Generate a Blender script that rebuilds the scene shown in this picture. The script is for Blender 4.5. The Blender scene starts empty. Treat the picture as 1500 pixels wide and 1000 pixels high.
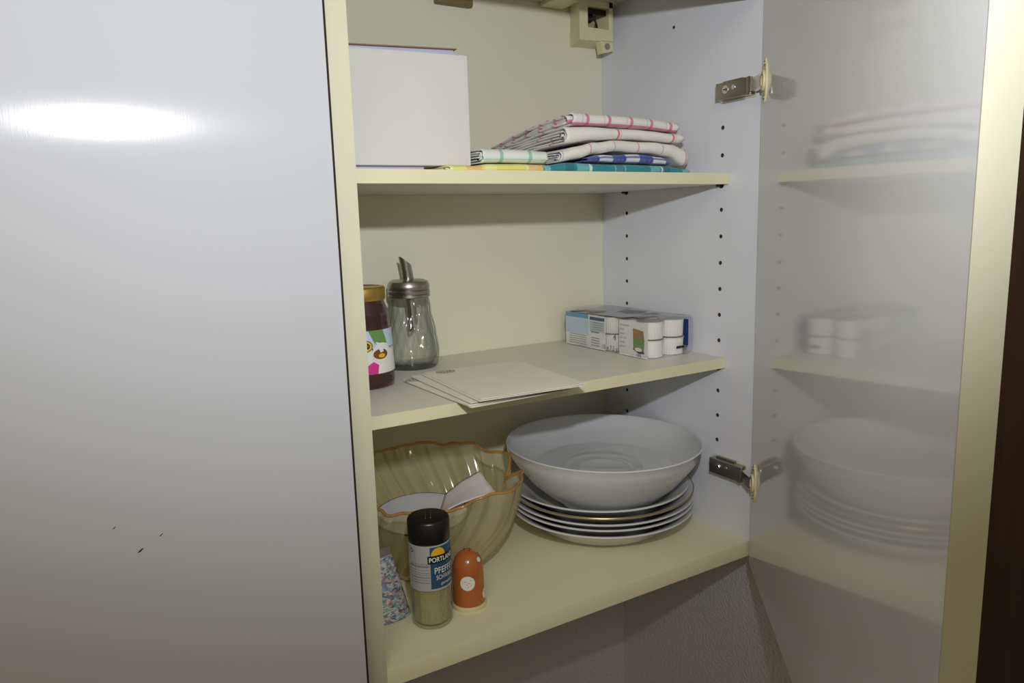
import bpy, bmesh, math, random
from mathutils import Vector, Matrix, noise
C = bpy.context.scene.collection
random.seed(4)
PI = math.pi

# ---------------------------------------------------------------- camera, light, exposure
cam_d = bpy.data.cameras.new('camera'); cam = bpy.data.objects.new('camera', cam_d); C.objects.link(cam)
cam_d.sensor_width = 36; cam_d.lens = 1065.03 * 36 / 1500; cam_d.clip_start = .01
_r = Vector((0.85731096, -0.51404336, -0.02788076)); _u = Vector((0.10755239, 0.12588414, 0.98619758)); _f = Vector((0.50343858, 0.84847664, -0.16320844))
m = Matrix((_r, _u, -_f)).transposed().to_4x4(); m.translation = Vector((-0.67699, -0.58032, -0.03846))
cam.matrix_world = m
bpy.context.scene.camera = cam

w = bpy.data.worlds.new('world'); bpy.context.scene.world = w; w.use_nodes = True
w.node_tree.nodes['Background'].inputs[0].default_value = (1.0, .86, .55, 1)
w.node_tree.nodes['Background'].inputs[1].default_value = .235

# camera flash, just above the lens
fl = bpy.data.lights.new('flash', 'SPOT'); flo = bpy.data.objects.new('flash', fl); C.objects.link(flo)
fl.energy = 12.8; fl.color = (.93, .96, 1.0); fl.shadow_soft_size = .010
fl.spot_size = math.radians(104); fl.spot_blend = 1.0
flo.location = (-.628, -.58, .104)
flo.rotation_euler = Vector((.40, .87, .02)).to_track_quat('-Z', 'Y').to_euler()
flo.scale = (1.8, 1.0, 1.0)   # the reflector of the flash throws a wide, low beam
# warm room lamp behind and above the photographer
rl = bpy.data.lights.new('room_lamp', 'AREA'); rlo = bpy.data.objects.new('room_lamp', rl); C.objects.link(rlo)
rl.energy = 7.0; rl.size = .9; rl.color = (1.0, .84, .56)
rlo.location = (-1.5, -1.7, 1.1)
rlo.rotation_euler = (Vector((-.3, 0, -.1)) - rlo.location).to_track_quat('-Z', 'Y').to_euler()

vs = bpy.context.scene.view_settings
vs.view_transform = 'Standard'; vs.look = 'None'; vs.gamma = 1; vs.use_curve_mapping = False; vs.exposure = 0.08

# ---------------------------------------------------------------- materials
def lin(c): return tuple(((x / 255) / 12.92 if x / 255 <= .04045 else ((x / 255 + .055) / 1.055) ** 2.4) for x in c)
class NT:
    def __init__(s, name):
        s.m = bpy.data.materials.new(name); s.m.use_nodes = True; s.t = s.m.node_tree; s.n = s.t.nodes; s.b = s.n['Principled BSDF']
        s.out = s.n['Material Output']
    def node(s, typ, **kw):
        x = s.n.new(typ)
        for k, v in kw.items(): setattr(x, k, v)
        return x
    def link(s, a, b): s.t.links.new(a, b)
    def math(s, op, a, b=None, c=None):
        x = s.n.new('ShaderNodeMath'); x.operation = op
        for i, v in enumerate((a, b, c)):
            if v is None: continue
            if isinstance(v, (int, float)): x.inputs[i].default_value = v
            else: s.link(v, x.inputs[i])
        return x.outputs[0]
    def mix(s, fac, a, b):
        x = s.n.new('ShaderNodeMix'); x.data_type = 'RGBA'
        for i, v in ((0, fac), (6, a), (7, b)):
            if isinstance(v, (int, float)): x.inputs[i].default_value = v
            elif isinstance(v, tuple): x.inputs[i].default_value = (*v[:3], 1)
            else: s.link(v, x.inputs[i])
        return x.outputs[2]
    def noise(s, scale, detail=3, coord='Object', vec=None, stretch=None):
        t = s.n.new('ShaderNodeTexNoise'); t.inputs['Scale'].default_value = scale; t.inputs['Detail'].default_value = detail
        tc = s.n.new('ShaderNodeTexCoord'); src = tc.outputs[coord]
        if stretch:
            mp = s.n.new('ShaderNodeMapping'); mp.inputs['Scale'].default_value = stretch; s.link(src, mp.inputs[0]); src = mp.outputs[0]
        s.link(src, t.inputs['Vector']); return t.outputs['Fac']
    def bump(s, h, strength, dist=.001):
        b = s.n.new('ShaderNodeBump'); b.inputs['Strength'].default_value = strength; b.inputs['Distance'].default_value = dist
        s.link(h, b.inputs['Height']); s.link(b.outputs[0], s.b.inputs['Normal'])
def mat(name, col, rough=.5, spec=.5, metal=0, var=.04, vscale=30, bump=0, bscale=300, coat=0):
    t = NT(name); c = lin(col)
    n = t.noise(vscale)
    t.link(t.mix(n, tuple(x * (1 - var) for x in c), tuple(min(1, x * (1 + var)) for x in c)), t.b.inputs['Base Color'])
    t.b.inputs['Roughness'].default_value = rough; t.b.inputs['Specular IOR Level'].default_value = spec
    t.b.inputs['Metallic'].default_value = metal; t.b.inputs['Coat Weight'].default_value = coat
    if bump: t.bump(t.noise(bscale), bump)
    return t.m
def thin_glass(name, face, edge, gloss=.06, rough=.03, power=1.0, diff=0.0):
    t = NT(name); t.n.remove(t.b)
    tr = t.node('ShaderNodeBsdfTransparent'); gl = t.node('ShaderNodeBsdfGlossy'); gl.inputs['Roughness'].default_value = rough
    lw = t.node('ShaderNodeLayerWeight'); lw.inputs[0].default_value = .35
    lf = t.node('ShaderNodeLayerWeight'); lf.inputs[0].default_value = .5
    frs = t.math('MULTIPLY', t.math('POWER', lf.outputs['Facing'], 4.0), .75)
    fac = t.math('POWER', lw.outputs['Facing'], power)
    t.link(t.mix(fac, face, edge), tr.inputs[0])
    m1 = t.node('ShaderNodeMixShader'); t.link(t.math('ADD', frs, gloss), m1.inputs[0])
    src = tr.outputs[0]
    if diff:
        d = t.node('ShaderNodeBsdfTranslucent'); d2 = t.node('ShaderNodeBsdfDiffuse'); a = t.node('ShaderNodeAddShader')
        mm = t.node('ShaderNodeMixShader'); mm.inputs[0].default_value = diff
        for x in (d, d2): x.inputs[0].default_value = (*face[:3], 1)
        m3 = t.node('ShaderNodeMixShader'); m3.inputs[0].default_value = .5
        t.link(d.outputs[0], m3.inputs[1]); t.link(d2.outputs[0], m3.inputs[2])
        t.link(src, mm.inputs[1]); t.link(m3.outputs[0], mm.inputs[2]); src = mm.outputs[0]
    t.link(src, m1.inputs[1]); t.link(gl.outputs[0], m1.inputs[2]); t.link(m1.outputs[0], t.out.inputs[0])
    return t.m

M = {}
def brushed_laminate():
    t = NT('glossy_brushed_laminate'); c = lin((190, 192, 198))
    n = t.noise(6)
    t.link(t.mix(n, tuple(x * .97 for x in c), c), t.b.inputs['Base Color'])
    t.b.inputs['Roughness'].default_value = .12; t.b.inputs['Specular IOR Level'].default_value = .30
    t.b.inputs['Anisotropic'].default_value = .91
    cx = t.node('ShaderNodeCombineXYZ'); cx.inputs[0].default_value = 1; cx.inputs[2].default_value = 0
    t.link(cx.outputs[0], t.b.inputs['Tangent'])
    t.bump(t.noise(1.0, 2, stretch=(1400, 1400, 60)), .05, .0004)
    return t.m
M['lam'] = brushed_laminate()
def door_lam():
    t = NT('glossy_white_door_laminate'); c = lin((222, 222, 222))
    t.b.inputs['Base Color'].default_value = (*c, 1)
    t.b.inputs['Roughness'].default_value = .07; t.b.inputs['Specular IOR Level'].default_value = .62
    return t.m
M['doorin'] = door_lam()
M['white'] = mat('white_melamine', (224, 226, 236), .38, .4, var=.02, bump=.06, bscale=900)
M['cream'] = mat('cream_melamine', (208, 205, 180), .45, .35, var=.02, bump=.05, bscale=700)
M['creamedge'] = mat('cream_edge_band', (226, 222, 186), .4, .4, var=.02)
M['dooredge'] = mat('cream_door_edge_band', (182, 179, 160), .4, .4, var=.02)
M['back'] = mat('cream_hardboard', (230, 227, 205), .5, .3, var=.03, vscale=8)
M['shelf'] = mat('cream_shelf_laminate', (222, 221, 208), .4, .4, var=.02)
M['bottom'] = mat('warm_lit_shelf_laminate', (240, 237, 206), .42, .35, var=.02)  # shelf laminate with the warm room light mixed into its colour
M['core'] = mat('drilled_chipboard', (88, 72, 48), .9, .1)
M['dark'] = mat('dark_gap', (50, 42, 34), .8, .1)
M['wallp'] = None
def wallpaper():
    t = NT('woodchip_wallpaper'); c = lin((192, 192, 198))
    t.b.inputs['Base Color'].default_value = (*c, 1); t.b.inputs['Roughness'].default_value = .8
    v = t.noise(260, 4); t.bump(v, .7, .003)
    return t.m
M['wallp'] = wallpaper()
def wood():
    t = NT('dark_brown_wood'); n = t.noise(3, 6, stretch=(30, 30, 1.5))
    t.link(t.mix(n, lin((48, 30, 16)), lin((82, 54, 32))), t.b.inputs['Base Color']); t.b.inputs['Roughness'].default_value = .5
    return t.m
M['wood'] = wood()
M['metal'] = mat('nickel_plated_steel', (172, 168, 158), .32, .5, 1, var=.08, vscale=120)
M['metald'] = mat('dark_steel', (70, 68, 64), .4, .5, 1)
M['chrome'] = mat('bright_steel', (226, 220, 214), .18, .5, 1)
M['creampl'] = mat('cream_plastic', (222, 214, 176), .4, .4, var=.02)
M['card'] = mat('white_cardboard', (214, 212, 209), .7, .2, var=.02, vscale=60, bump=.15, bscale=120)
M['cardbrown'] = mat('brown_board_edge', (150, 118, 104), .8, .2)
M['lilac'] = mat('lilac_board', (190, 190, 214), .7, .2)
M['porcelain'] = mat('white_porcelain', (216, 218, 222), .12, .55, var=.01, coat=.2)
M['foot'] = mat('unglazed_foot_ring', (190, 180, 160), .8, .2)
M['gold'] = mat('gold_rim_line', (178, 158, 100), .3, .5, .6)
M['bluerim'] = mat('dark_blue_glaze_line', (52, 70, 92), .2, .5)
M['black'] = mat('black_plastic', (22, 22, 22), .3, .5, var=.1)
M['orange'] = mat('orange_glaze', (178, 100, 50), .2, .5, var=.04)
M['ivory'] = mat('ivory_plastic', (222, 216, 170), .4, .4)
M['paper'] = mat('napkin_paper', (240, 238, 226), .9, .1, var=.02, bump=.3, bscale=500)
M['papergrey'] = mat('grey_emblem_print', (150, 150, 146), .9, .1)
M['paperw'] = mat('plain_white_paper', (232, 228, 230), .9, .1, var=.02)
M['choco'] = mat('chocolate_spread', (62, 34, 26), .15, .5, var=.15, vscale=40, coat=.4)
M['goldlid'] = mat('gold_lacquered_tin', (196, 164, 84), .3, .5, .8)
M['sleeve'] = mat('grey_silver_label', (176, 178, 178), .4, .4, var=.03)
M['navy'] = mat('slate_blue_print', (44, 82, 112), .4, .4)
M['yellow'] = mat('yellow_print', (238, 184, 40), .4, .4)
M['prblack'] = mat('black_print', (20, 22, 26), .4, .4)
M['prwhite'] = mat('white_print', (232, 232, 228), .5, .3)
M['prgrey'] = mat('grey_print', (132, 138, 146), .5, .3)
M['prblue'] = mat('light_blue_print', (92, 158, 204), .5, .3)
M['prdblue'] = mat('dark_blue_print', (38, 62, 122), .5, .3)
M['prred'] = mat('red_print', (204, 84, 78), .5, .3)
M['prbrown'] = mat('tan_print', (158, 124, 84), .5, .3)
M['prgreen'] = mat('green_print', (110, 150, 84), .5, .3)
M['prpink'] = mat('magenta_print', (216, 60, 140), .5, .3)
M['prpale'] = mat('pale_blue_print', (196, 214, 236), .5, .3)
M['prcocoa'] = mat('cocoa_print', (124, 74, 40), .5, .3)
M['prsilver'] = mat('pale_silver_print', (186, 196, 204), .4, .4)
M['cup'] = mat('white_cup_plastic', (232, 230, 226), .35, .4, var=.02)
M['foil'] = mat('grey_foil_lid', (176, 180, 182), .35, .5, .5, var=.06, vscale=200)
def ground_pepper():
    t = NT('ground_pepper'); n = t.noise(900, 4)
    t.link(t.mix(n, lin((108, 100, 64)), lin((212, 202, 152))), t.b.inputs['Base Color']); t.b.inputs['Roughness'].default_value = .9
    return t.m
M['pepper'] = ground_pepper()
M['glass'] = thin_glass('clear_ribbed_glass', (.99, .995, .99), (.46, .50, .46), .07, .05, 1.25)
M['jarglass'] = thin_glass('clear_spice_glass', (.97, .98, .96), (.6, .68, .6), .06, .04, 1.6)
M['amber'] = thin_glass('amber_tinted_glass', (.97, .92, .68), (.76, .60, .24), .12, .10, 1.4, .34)
M['amberrim'] = thin_glass('deep_amber_glass_edge', (.94, .66, .26), (.78, .46, .12), .10, .05, 1.0, .45)
def film():
    t = NT('clear_shrink_film'); t.n.remove(t.b)
    tr = t.node('ShaderNodeBsdfTransparent'); tr.inputs[0].default_value = (.95, .955, .96, 1)
    gl = t.node('ShaderNodeBsdfGlossy'); gl.inputs['Roughness'].default_value = .12
    lf = t.node('ShaderNodeLayerWeight'); lf.inputs[0].default_value = .5
    frs = t.math('ADD', t.math('MULTIPLY', t.math('POWER', lf.outputs['Facing'], 3.0), .5), .07)
    b = t.node('ShaderNodeBump'); b.inputs['Strength'].default_value = .5; b.inputs['Distance'].default_value = .002
    t.link(t.noise(140, 2), b.inputs['Height']); t.link(b.outputs[0], gl.inputs['Normal']); t.link(b.outputs[0], lf.inputs['Normal'])
    m1 = t.node('ShaderNodeMixShader'); t.link(frs, m1.inputs[0]); t.link(tr.outputs[0], m1.inputs[1]); t.link(gl.outputs[0], m1.inputs[2])
    t.link(m1.outputs[0], t.out.inputs[0]); return t.m
M['film'] = film()
def packet():
    t = NT('colourful_flecked_foil'); tc = t.node('ShaderNodeTexCoord'); mp = t.node('ShaderNodeMapping')
    mp.inputs['Rotation'].default_value = (0, .7, 0); mp.inputs['Scale'].default_value = (1, 1, 2.3)
    v = t.node('ShaderNodeTexVoronoi'); v.inputs['Scale'].default_value = 300
    t.link(tc.outputs['Object'], mp.inputs[0]); t.link(mp.outputs[0], v.inputs['Vector'])
    sp = t.node('ShaderNodeSeparateColor'); t.link(v.outputs['Color'], sp.inputs[0])
    r = t.node('ShaderNodeValToRGB'); r.color_ramp.interpolation = 'CONSTANT'
    cols = [(196, 200, 206), (128, 146, 178), (196, 206, 198), (204, 158, 156), (104, 116, 142), (142, 180, 176), (216, 212, 204), (154, 138, 160)]
    e = r.color_ramp.elements; e[0].color = (*lin(cols[0]), 1); e[1].position = .14; e[1].color = (*lin(cols[1]), 1)
    for i, c in enumerate(cols[2:]):
        x = e.new(.27 + i * .125); x.color = (*lin(c), 1)
    t.link(sp.outputs[0], r.inputs[0]); t.link(r.outputs[0], t.b.inputs['Base Color'])
    t.b.inputs['Roughness'].default_value = .3; t.b.inputs['Coat Weight'].default_value = .4
    return t.m
M['packet'] = packet()

# cloth: stripes along u (arc of the fold) and v (length of the towel), both in metres
def cloth(name, base, ustripes, vstripes, var=.04):
    t = NT(name); uv = t.node('ShaderNodeUVMap'); sep = t.node('ShaderNodeSeparateXYZ'); t.link(uv.outputs[0], sep.inputs[0])
    col = lin(base)
    for axis, lst in ((0, ustripes), (1, vstripes)):
        for period, width, off, c, a in lst:
            fr = t.math('FRACT', t.math('ADD', t.math('DIVIDE', sep.outputs[axis], period), off))
            f = t.math('MULTIPLY', t.math('LESS_THAN', fr, width / period), a)
            col = t.mix(f, col, lin(c))
    n = t.noise(60); col2 = t.mix(t.math('MULTIPLY', n, var * 3), col, lin((170, 168, 166)))
    t.link(col2, t.b.inputs['Base Color']); t.b.inputs['Roughness'].default_value = .95; t.b.inputs['Specular IOR Level'].default_value = .1
    t.b.inputs['Sheen Weight'].default_value = .2
    wv = t.noise(1400, 2); t.bump(wv, .35, .0006)
    return t.m

# ---------------------------------------------------------------- helpers
def tag(o, label=None, cat=None, group=None, kind=None):
    if label: o['label'] = label
    if cat: o['category'] = cat
    if group: o['group'] = group
    if kind: o['kind'] = kind
    return o
def obj(name, bm, mats, parent=None, smooth=True, angle=35):
    me = bpy.data.meshes.new(name); bm.normal_update(); bm.to_mesh(me); bm.free()
    for mm in (mats if isinstance(mats, (list, tuple)) else [mats]): me.materials.append(mm)
    o = bpy.data.objects.new(name, me); C.objects.link(o)
    if smooth:
        me.polygons.foreach_set('use_smooth', [True] * len(me.polygons))
        try: me.set_sharp_from_angle(angle=math.radians(angle))
        except Exception: pass
    if parent:
        o.parent = parent; o.matrix_parent_inverse = Matrix.Translation(-parent.location) if parent.type == 'EMPTY' and not parent.parent else Matrix.Identity(4)
    return o
def thing(name, label, cat, loc=(0, 0, 0), group=None):
    o = bpy.data.objects.new(name, None); o.empty_display_size = .02; o.location = loc; C.objects.link(o)
    return tag(o, label, cat, group)
def bx(bm, x0, x1, y0, y1, z0, z1, bev=0, mi=0, mtx=None):
    r = bmesh.ops.create_cube(bm, size=1); vs_ = r['verts']
    for v in vs_: v.co = Vector((x0 + (v.co.x + .5) * (x1 - x0), y0 + (v.co.y + .5) * (y1 - y0), z0 + (v.co.z + .5) * (z1 - z0)))
    fs = set(f for v in vs_ for f in v.link_faces)
    for f in fs: f.material_index = mi
    if bev:
        es = list(set(e for v in vs_ for e in v.link_edges))
        rr = bmesh.ops.bevel(bm, geom=es, offset=bev, segments=2, affect='EDGES', profile=.7)
        vs_ = list(set(v for f in rr['faces'] for v in f.verts) | set(v for v in vs_ if v.is_valid))
        for f in rr['faces']: f.material_index = mi
    if mtx:
        for v in vs_: v.co = mtx @ v.co
    return vs_
def box(name, x0, x1, y0, y1, z0, z1, mm, parent=None, bev=.0006, mtx=None):
    bm = bmesh.new(); bx(bm, x0, x1, y0, y1, z0, z1, bev, 0, mtx); return obj(name, bm, mm, parent)
def lathe(bm, prof, c=(0, 0, 0), seg=64, mi=0, rfun=None, close=False, tilt=None, mfun=None):
    rings = []
    for k, (r, z) in enumerate(prof):
        ring = []
        if r < 1e-6:
            v = bm.verts.new((0, 0, z)); ring = [v] * seg
        else:
            for i in range(seg):
                a = 2 * PI * i / seg; rr = r if rfun is None else rfun(r, z, a)
                ring.append(bm.verts.new((rr * math.cos(a), rr * math.sin(a), z)))
        rings.append(ring)
    allv = set(v for r in rings for v in r)
    n = len(rings)
    for k in range(n if close else n - 1):
        A, B = rings[k], rings[(k + 1) % n]
        for i in range(seg):
            j = (i + 1) % seg; vsx = []
            for v in (A[i], A[j], B[j], B[i]):
                if v not in vsx: vsx.append(v)
            if len(vsx) >= 3:
                try:
                    f = bm.faces.new(vsx); f.material_index = mi if mfun is None else mfun(k)
                except ValueError: pass
    for v in allv:
        if tilt: v.co.z += tilt[0] * v.co.x + tilt[1] * v.co.y
        v.co += Vector(c)
    return allv
def cyl(bm, p0, p1, r, seg=20, mi=0, r1=None):
    p0, p1 = Vector(p0), Vector(p1); d = p1 - p0; L = d.length
    q = d.to_track_quat('Z', 'Y').to_matrix().to_4x4(); q.translation = p0
    r1 = r if r1 is None else r1
    vs_ = lathe(bm, [(0, 0), (r, 0), (r1, L), (0, L)], (0, 0, 0), seg, mi)
    for v in vs_: v.co = q @ v.co
    return vs_
def tube(bm, pts, r, seg=8, closed=False, mi=0, rf=None):
    n = len(pts); pts = [Vector(p) for p in pts]; rings = []
    for i, p in enumerate(pts):
        a = pts[(i - 1) % n] if (closed or i) else p; b = pts[(i + 1) % n] if (closed or i < n - 1) else p
        t = (b - a).normalized(); x = t.cross(Vector((0, 0, 1)))
        if x.length < .01: x = t.cross(Vector((0, 1, 0)))
        x.normalize(); y = x.cross(t)
        rr = r if rf is None else rf(i / n)
        rings.append([bm.verts.new(p + rr * (math.cos(2 * PI * k / seg) * x + math.sin(2 * PI * k / seg) * y)) for k in range(seg)])
    for i in range(n if closed else n - 1):
        A, B = rings[i], rings[(i + 1) % n]
        for k in range(seg):
            f = bm.faces.new((A[k], A[(k + 1) % seg], B[(k + 1) % seg], B[k])); f.material_index = mi
    if not closed:
        for R_ in (rings[0], rings[-1]): bm.faces.new(R_).material_index = mi
def prism(bm, pts, mapf, mi=0):   # pts: 2-D outline, mapf(u, v, side) -> 3-D ; side 0/1
    A = [bm.verts.new(mapf(u, v, 0)) for u, v in pts]; B = [bm.verts.new(mapf(u, v, 1)) for u, v in pts]
    n = len(pts)
    fs = [bm.faces.new(A), bm.faces.new(B[::-1])] + [bm.faces.new((A[i], A[(i + 1) % n], B[(i + 1) % n], B[i])) for i in range(n)]
    for f in fs: f.material_index = mi
    bmesh.ops.recalc_face_normals(bm, faces=fs)
class Print:      # flat print: outlines and letters in (u, v), laid on a surface through mapf(u, v, lift)
    def __init__(s, mapf, step=.002): s.bm = bmesh.new(); s.mapf = mapf; s.mats = []; s.step = step; s.k = 0
    def _mi(s, mm):
        if mm not in s.mats: s.mats.append(mm)
        return s.mats.index(mm)
    def _add(s, b, mm, lift):
        s.k += 1
        xs = [v.co.x for v in b.verts]; x = min(xs) + s.step
        while x < max(xs):
            bmesh.ops.bisect_plane(b, geom=b.verts[:] + b.edges[:] + b.faces[:], plane_co=(x, 0, 0), plane_no=(1, 0, 0)); x += s.step
        mi = s._mi(mm); mp = {}
        for v in b.verts: mp[v] = s.bm.verts.new(s.mapf(v.co.x, v.co.y, lift))
        for f in b.faces:
            try: g = s.bm.faces.new([mp[v] for v in f.verts]); g.material_index = mi
            except ValueError: pass
        b.free()
    def poly(s, pts, mm, lift=1):
        b = bmesh.new(); f = b.faces.new([b.verts.new((u, v, 0)) for u, v in pts]); s._add(b, mm, lift)
    def rect(s, u0, u1, v0, v1, mm, lift=1): s.poly([(u0, v0), (u1, v0), (u1, v1), (u0, v1)], mm, lift)
    def disc(s, u, v, ru, rv, mm, lift=1, n=28): s.poly([(u + ru * math.cos(2 * PI * i / n), v + rv * math.sin(2 * PI * i / n)) for i in range(n)], mm, lift)
    def ring(s, u, v, ru, rv, wd, mm, lift=1, n=28):
        b = bmesh.new(); A = []; B = []
        for i in range(n):
            a = 2 * PI * i / n; A.append(b.verts.new((u + ru * math.cos(a), v + rv * math.sin(a), 0))); B.append(b.verts.new((u + (ru - wd) * math.cos(a), v + (rv - wd) * math.sin(a), 0)))
        for i in range(n): j = (i + 1) % n; b.faces.new((A[i], A[j], B[j], B[i]))
        s._add(b, mm, lift)
    def text(s, txt, u, v, h, mm, lift=2, width=None, bold=0):
        cu = bpy.data.curves.new('t', 'FONT'); cu.body = txt; cu.size = 1; cu.offset = bold
        o = bpy.data.objects.new('t', cu); C.objects.link(o); bpy.context.view_layer.update()
        me = bpy.data.meshes.new_from_object(o.evaluated_get(bpy.context.evaluated_depsgraph_get()))
        b = bmesh.new(); b.from_mesh(me)
        bpy.data.objects.remove(o); bpy.data.curves.remove(cu); bpy.data.meshes.remove(me)
        if not b.verts: b.free(); return
        x0 = min(x.co.x for x in b.verts); x1 = max(x.co.x for x in b.verts); y1 = .72
        sc = h / y1; sx = sc if width is None else width / (x1 - x0)
        for x in b.verts: x.co = Vector((u + (x.co.x - x0) * sx, v + x.co.y * sc, 0))
        s._add(b, mm, lift)
    def build(s, name, parent): return obj(name, s.bm, s.mats, parent, smooth=False)
def cylmap(c, r, th0, lift=.00012):
    return lambda u, v, k: Vector((c[0] + (r + k * lift) * math.cos(th0 + u / r), c[1] + (r + k * lift) * math.sin(th0 + u / r), c[2] + v))

# ---------------------------------------------------------------- room shell
W = .4743; YB = .287; T1 = .0104; T2 = -.2125; T3 = -.4361
SH = .0125; PT = .019; ZT = .250
tag(box('floor', -4.0, .14, -4.0, .40, -1.95, -1.85, mat('dark_floor_covering', (92, 78, 62), .6), bev=0), kind='structure')  # unseen floor, added to block ambient light from below
tag(box('wall_back', -2.0, .043, .293, .40, -1.85, 1.2, M['wallp'], bev=0), kind='structure')
tag(box('wall_right', .043, .14, -.15, .293, -1.85, 1.2, M['wallp'], bev=0), kind='structure')
tag(box('wall_right_front', .075, .14, -1.4, -.15, -1.85, 1.2, M['wallp'], bev=0), kind='structure')
bm = bmesh.new(); bx(bm, .046, .075, -1.05, -.152, -1.85, .95, .002)
bx(bm, .041, .046, -.235, -.152, -1.85, .95, .001); bx(bm, .041, .046, -1.05, -.97, -1.85, .95, .001)
tag(obj('door_1', bm, M['wood']), 'dark brown wooden door in its frame on the right wall', kind='structure')

# ---------------------------------------------------------------- open wall cabinet
cab = thing('wall_cabinet', 'open cream and white wall cabinet with two shelves of towels, jars and dishes', 'cabinet', (-.237, .14, T3 - PT))
box('side_panel', -W - .019, -W, 0, YB, T3 - PT, ZT + .016, [M['cream']], cab)
# right side panel with two drilled rows of shelf holes
bm = bmesh.new(); bx(bm, 0, .016, 0, YB, T3 - PT, ZT + .016, .0004)
sp = obj('side_panel', bm, [M['white'], M['core']], cab, smooth=False)
sp['label'] = 'white right side panel with two rows of shelf holes'
cb = bmesh.new()
for i in list(range(-2, 11)):
    if i in (0, 7): continue
    for y in (.0558, .2323):
        if y > .1 and i < 0: continue
        cyl(cb, (-.004, y, -i * .032), (.009, y, -i * .032), .0026, 10)
cyl(cb, (-.004, .1403, .196), (.009, .1403, .196), .0022, 10)
for f in cb.faces: f.material_index = 1
cut = obj('cut', cb, [M['white'], M['core']], smooth=False)
md = sp.modifiers.new('b', 'BOOLEAN'); md.object = cut; md.operation = 'DIFFERENCE'; md.solver = 'EXACT'
bpy.context.view_layer.update()
me = bpy.data.meshes.new_from_object(sp.evaluated_get(bpy.context.evaluated_depsgraph_get()))
sp.modifiers.clear(); sp.data = me; bpy.data.objects.remove(cut)
box('back_panel', -W, 0, YB, YB + .003, T3, ZT, M['back'], cab, bev=0)
box('top_panel', -W, 0, 0, YB, ZT, ZT + .016, M['cream'], cab)
box('front_rail', -W, 0, 0, .016, .197, ZT, M['cream'], cab)
box('bottom_panel', -W, 0, 0, YB, T3 - PT, T3, M['bottom'], cab, bev=.0005)['label'] = 'thick cream bottom board flush with the front'
def shelf(z):
    bm = bmesh.new(); bx(bm, -W + .0006, -.0006, .0450, YB - .001, z - SH, z, .0004)
    s = obj('shelf', bm, [M['shelf']], cab)
    box('edge_strip', -W + .0006, -.0006, .0445, .0452, z - SH - .0001, z + .0001, M['creamedge'], s, bev=0)
    return s
shelf(T1); shelf(T2)
for z in (0, -.2249):
    for y in (.0558, .2323):
        for x in (0, -W):
            sx = -1 if x == 0 else 1
            bm = bmesh.new(); zz = z - .0033 if z == 0 else T2 - SH - .0017
            cyl(bm, (x, y, zz), (x + sx * .0085, y, zz), .0016, 12)
            cyl(bm, (x, y, zz), (x + sx * .0014, y, zz), .0032, 12)
            obj('shelf_pin', bm, M['metald'], cab)
# cabinet hanger in the top right back corner
bm = bmesh.new()
prism(bm, [(-.0695, YB - .042), (-.0555, YB - .042), (-.0500, YB - .0005), (-.0547, YB - .0005)], lambda u, v, k: Vector((u, v, .1975 + k * .0525)))
hg = obj('hanger_bracket', bm, M['creampl'], cab, smooth=False)
bm = bmesh.new()
bx(bm, -.0560, -.0129, YB - .042, YB - .0005, .1985, .2145, .0006)
bx(bm, -.0200, -.0129, YB - .042, YB - .0005, .2140, .250, .0006)
bx(bm, -.0560, -.0129, YB - .042, YB - .0005, .2420, .250, .0006)
bx(bm, -.1050, -.0695, YB - .044, YB - .002, .2445, .2500, .0008)
prism(bm, [(-.0345, .1995), (-.0131, .1995), (-.0131, .1875), (-.0320, .1831)], lambda u, v, k: Vector((u, YB - .042 + k * .010, v)))
obj('hanger_frame', bm, M['creampl'], hg)
bm = bmesh.new(); bx(bm, -.0520, -.0200, YB - .012, YB - .002, .2145, .2415, .0004)
obj('hanger_plate', bm, M['chrome'], hg)
bm = bmesh.new(); bx(bm, -.0520, -.0200, YB - .036, YB - .012, .2335, .2405, .0008)
cyl(bm, (-.052, YB - .030, .229), (-.043, YB - .030, .229), .006, 14)
tube(bm, [(-.043 + .009 * math.sin(t * 1.6), YB - .034, .236 - .022 * t) for t in [i / 10 for i in range(11)]], .0014, 8)
obj('hanger_hook', bm, M['metald'], hg)
bm = bmesh.new(); cyl(bm, (-.0235, YB - .0435, .1925), (-.0235, YB - .0415, .1925), .0042, 18); cyl(bm, (-.0235, YB - .0440, .1925), (-.0235, YB - .0434, .1925), .0022, 12)
obj('screw', bm, M['metal'], hg)
box('catch_block', -.262, -.212, YB - .012, YB, .2290, .250, mat('olive_brown_plastic', (118, 108, 66), .5), cab, bev=.003)

# the open door
A0 = .879; dd = Vector((-math.cos(A0), -math.sin(A0), 0)); nn = Vector((math.sin(A0), -math.cos(A0), 0)); H0 = Vector((-.0044, -.0038, 0))
DM = Matrix((dd, nn, Vector((0, 0, 1)))).transposed().to_4x4(); DM.translation = H0
LD = .5245; TD = .0160; ZB = -.461; ZD = .272
bm = bmesh.new(); bx(bm, 0, LD, 0, TD, ZB, ZD, 0, 0, DM)
door = obj('cabinet_door', bm, [M['doorin']], cab, smooth=False); door['label'] = 'glossy white door panel standing half open'
def dbox(name, a0, a1, b0, b1, z0, z1, mm, parent, bev=.0005):
    bm = bmesh.new(); bx(bm, a0, a1, b0, b1, z0, z1, bev, 0, DM); return obj(name, bm, mm, parent)
e = dbox('edge_strip', LD, LD + .0010, -.0002, TD + .0002, ZB, ZD, M['dooredge'], door, .0003)
dbox('edge_strip', 0, LD, -.0002, TD + .0002, ZB - .0010, ZB, M['dooredge'], door, .0003)
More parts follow.
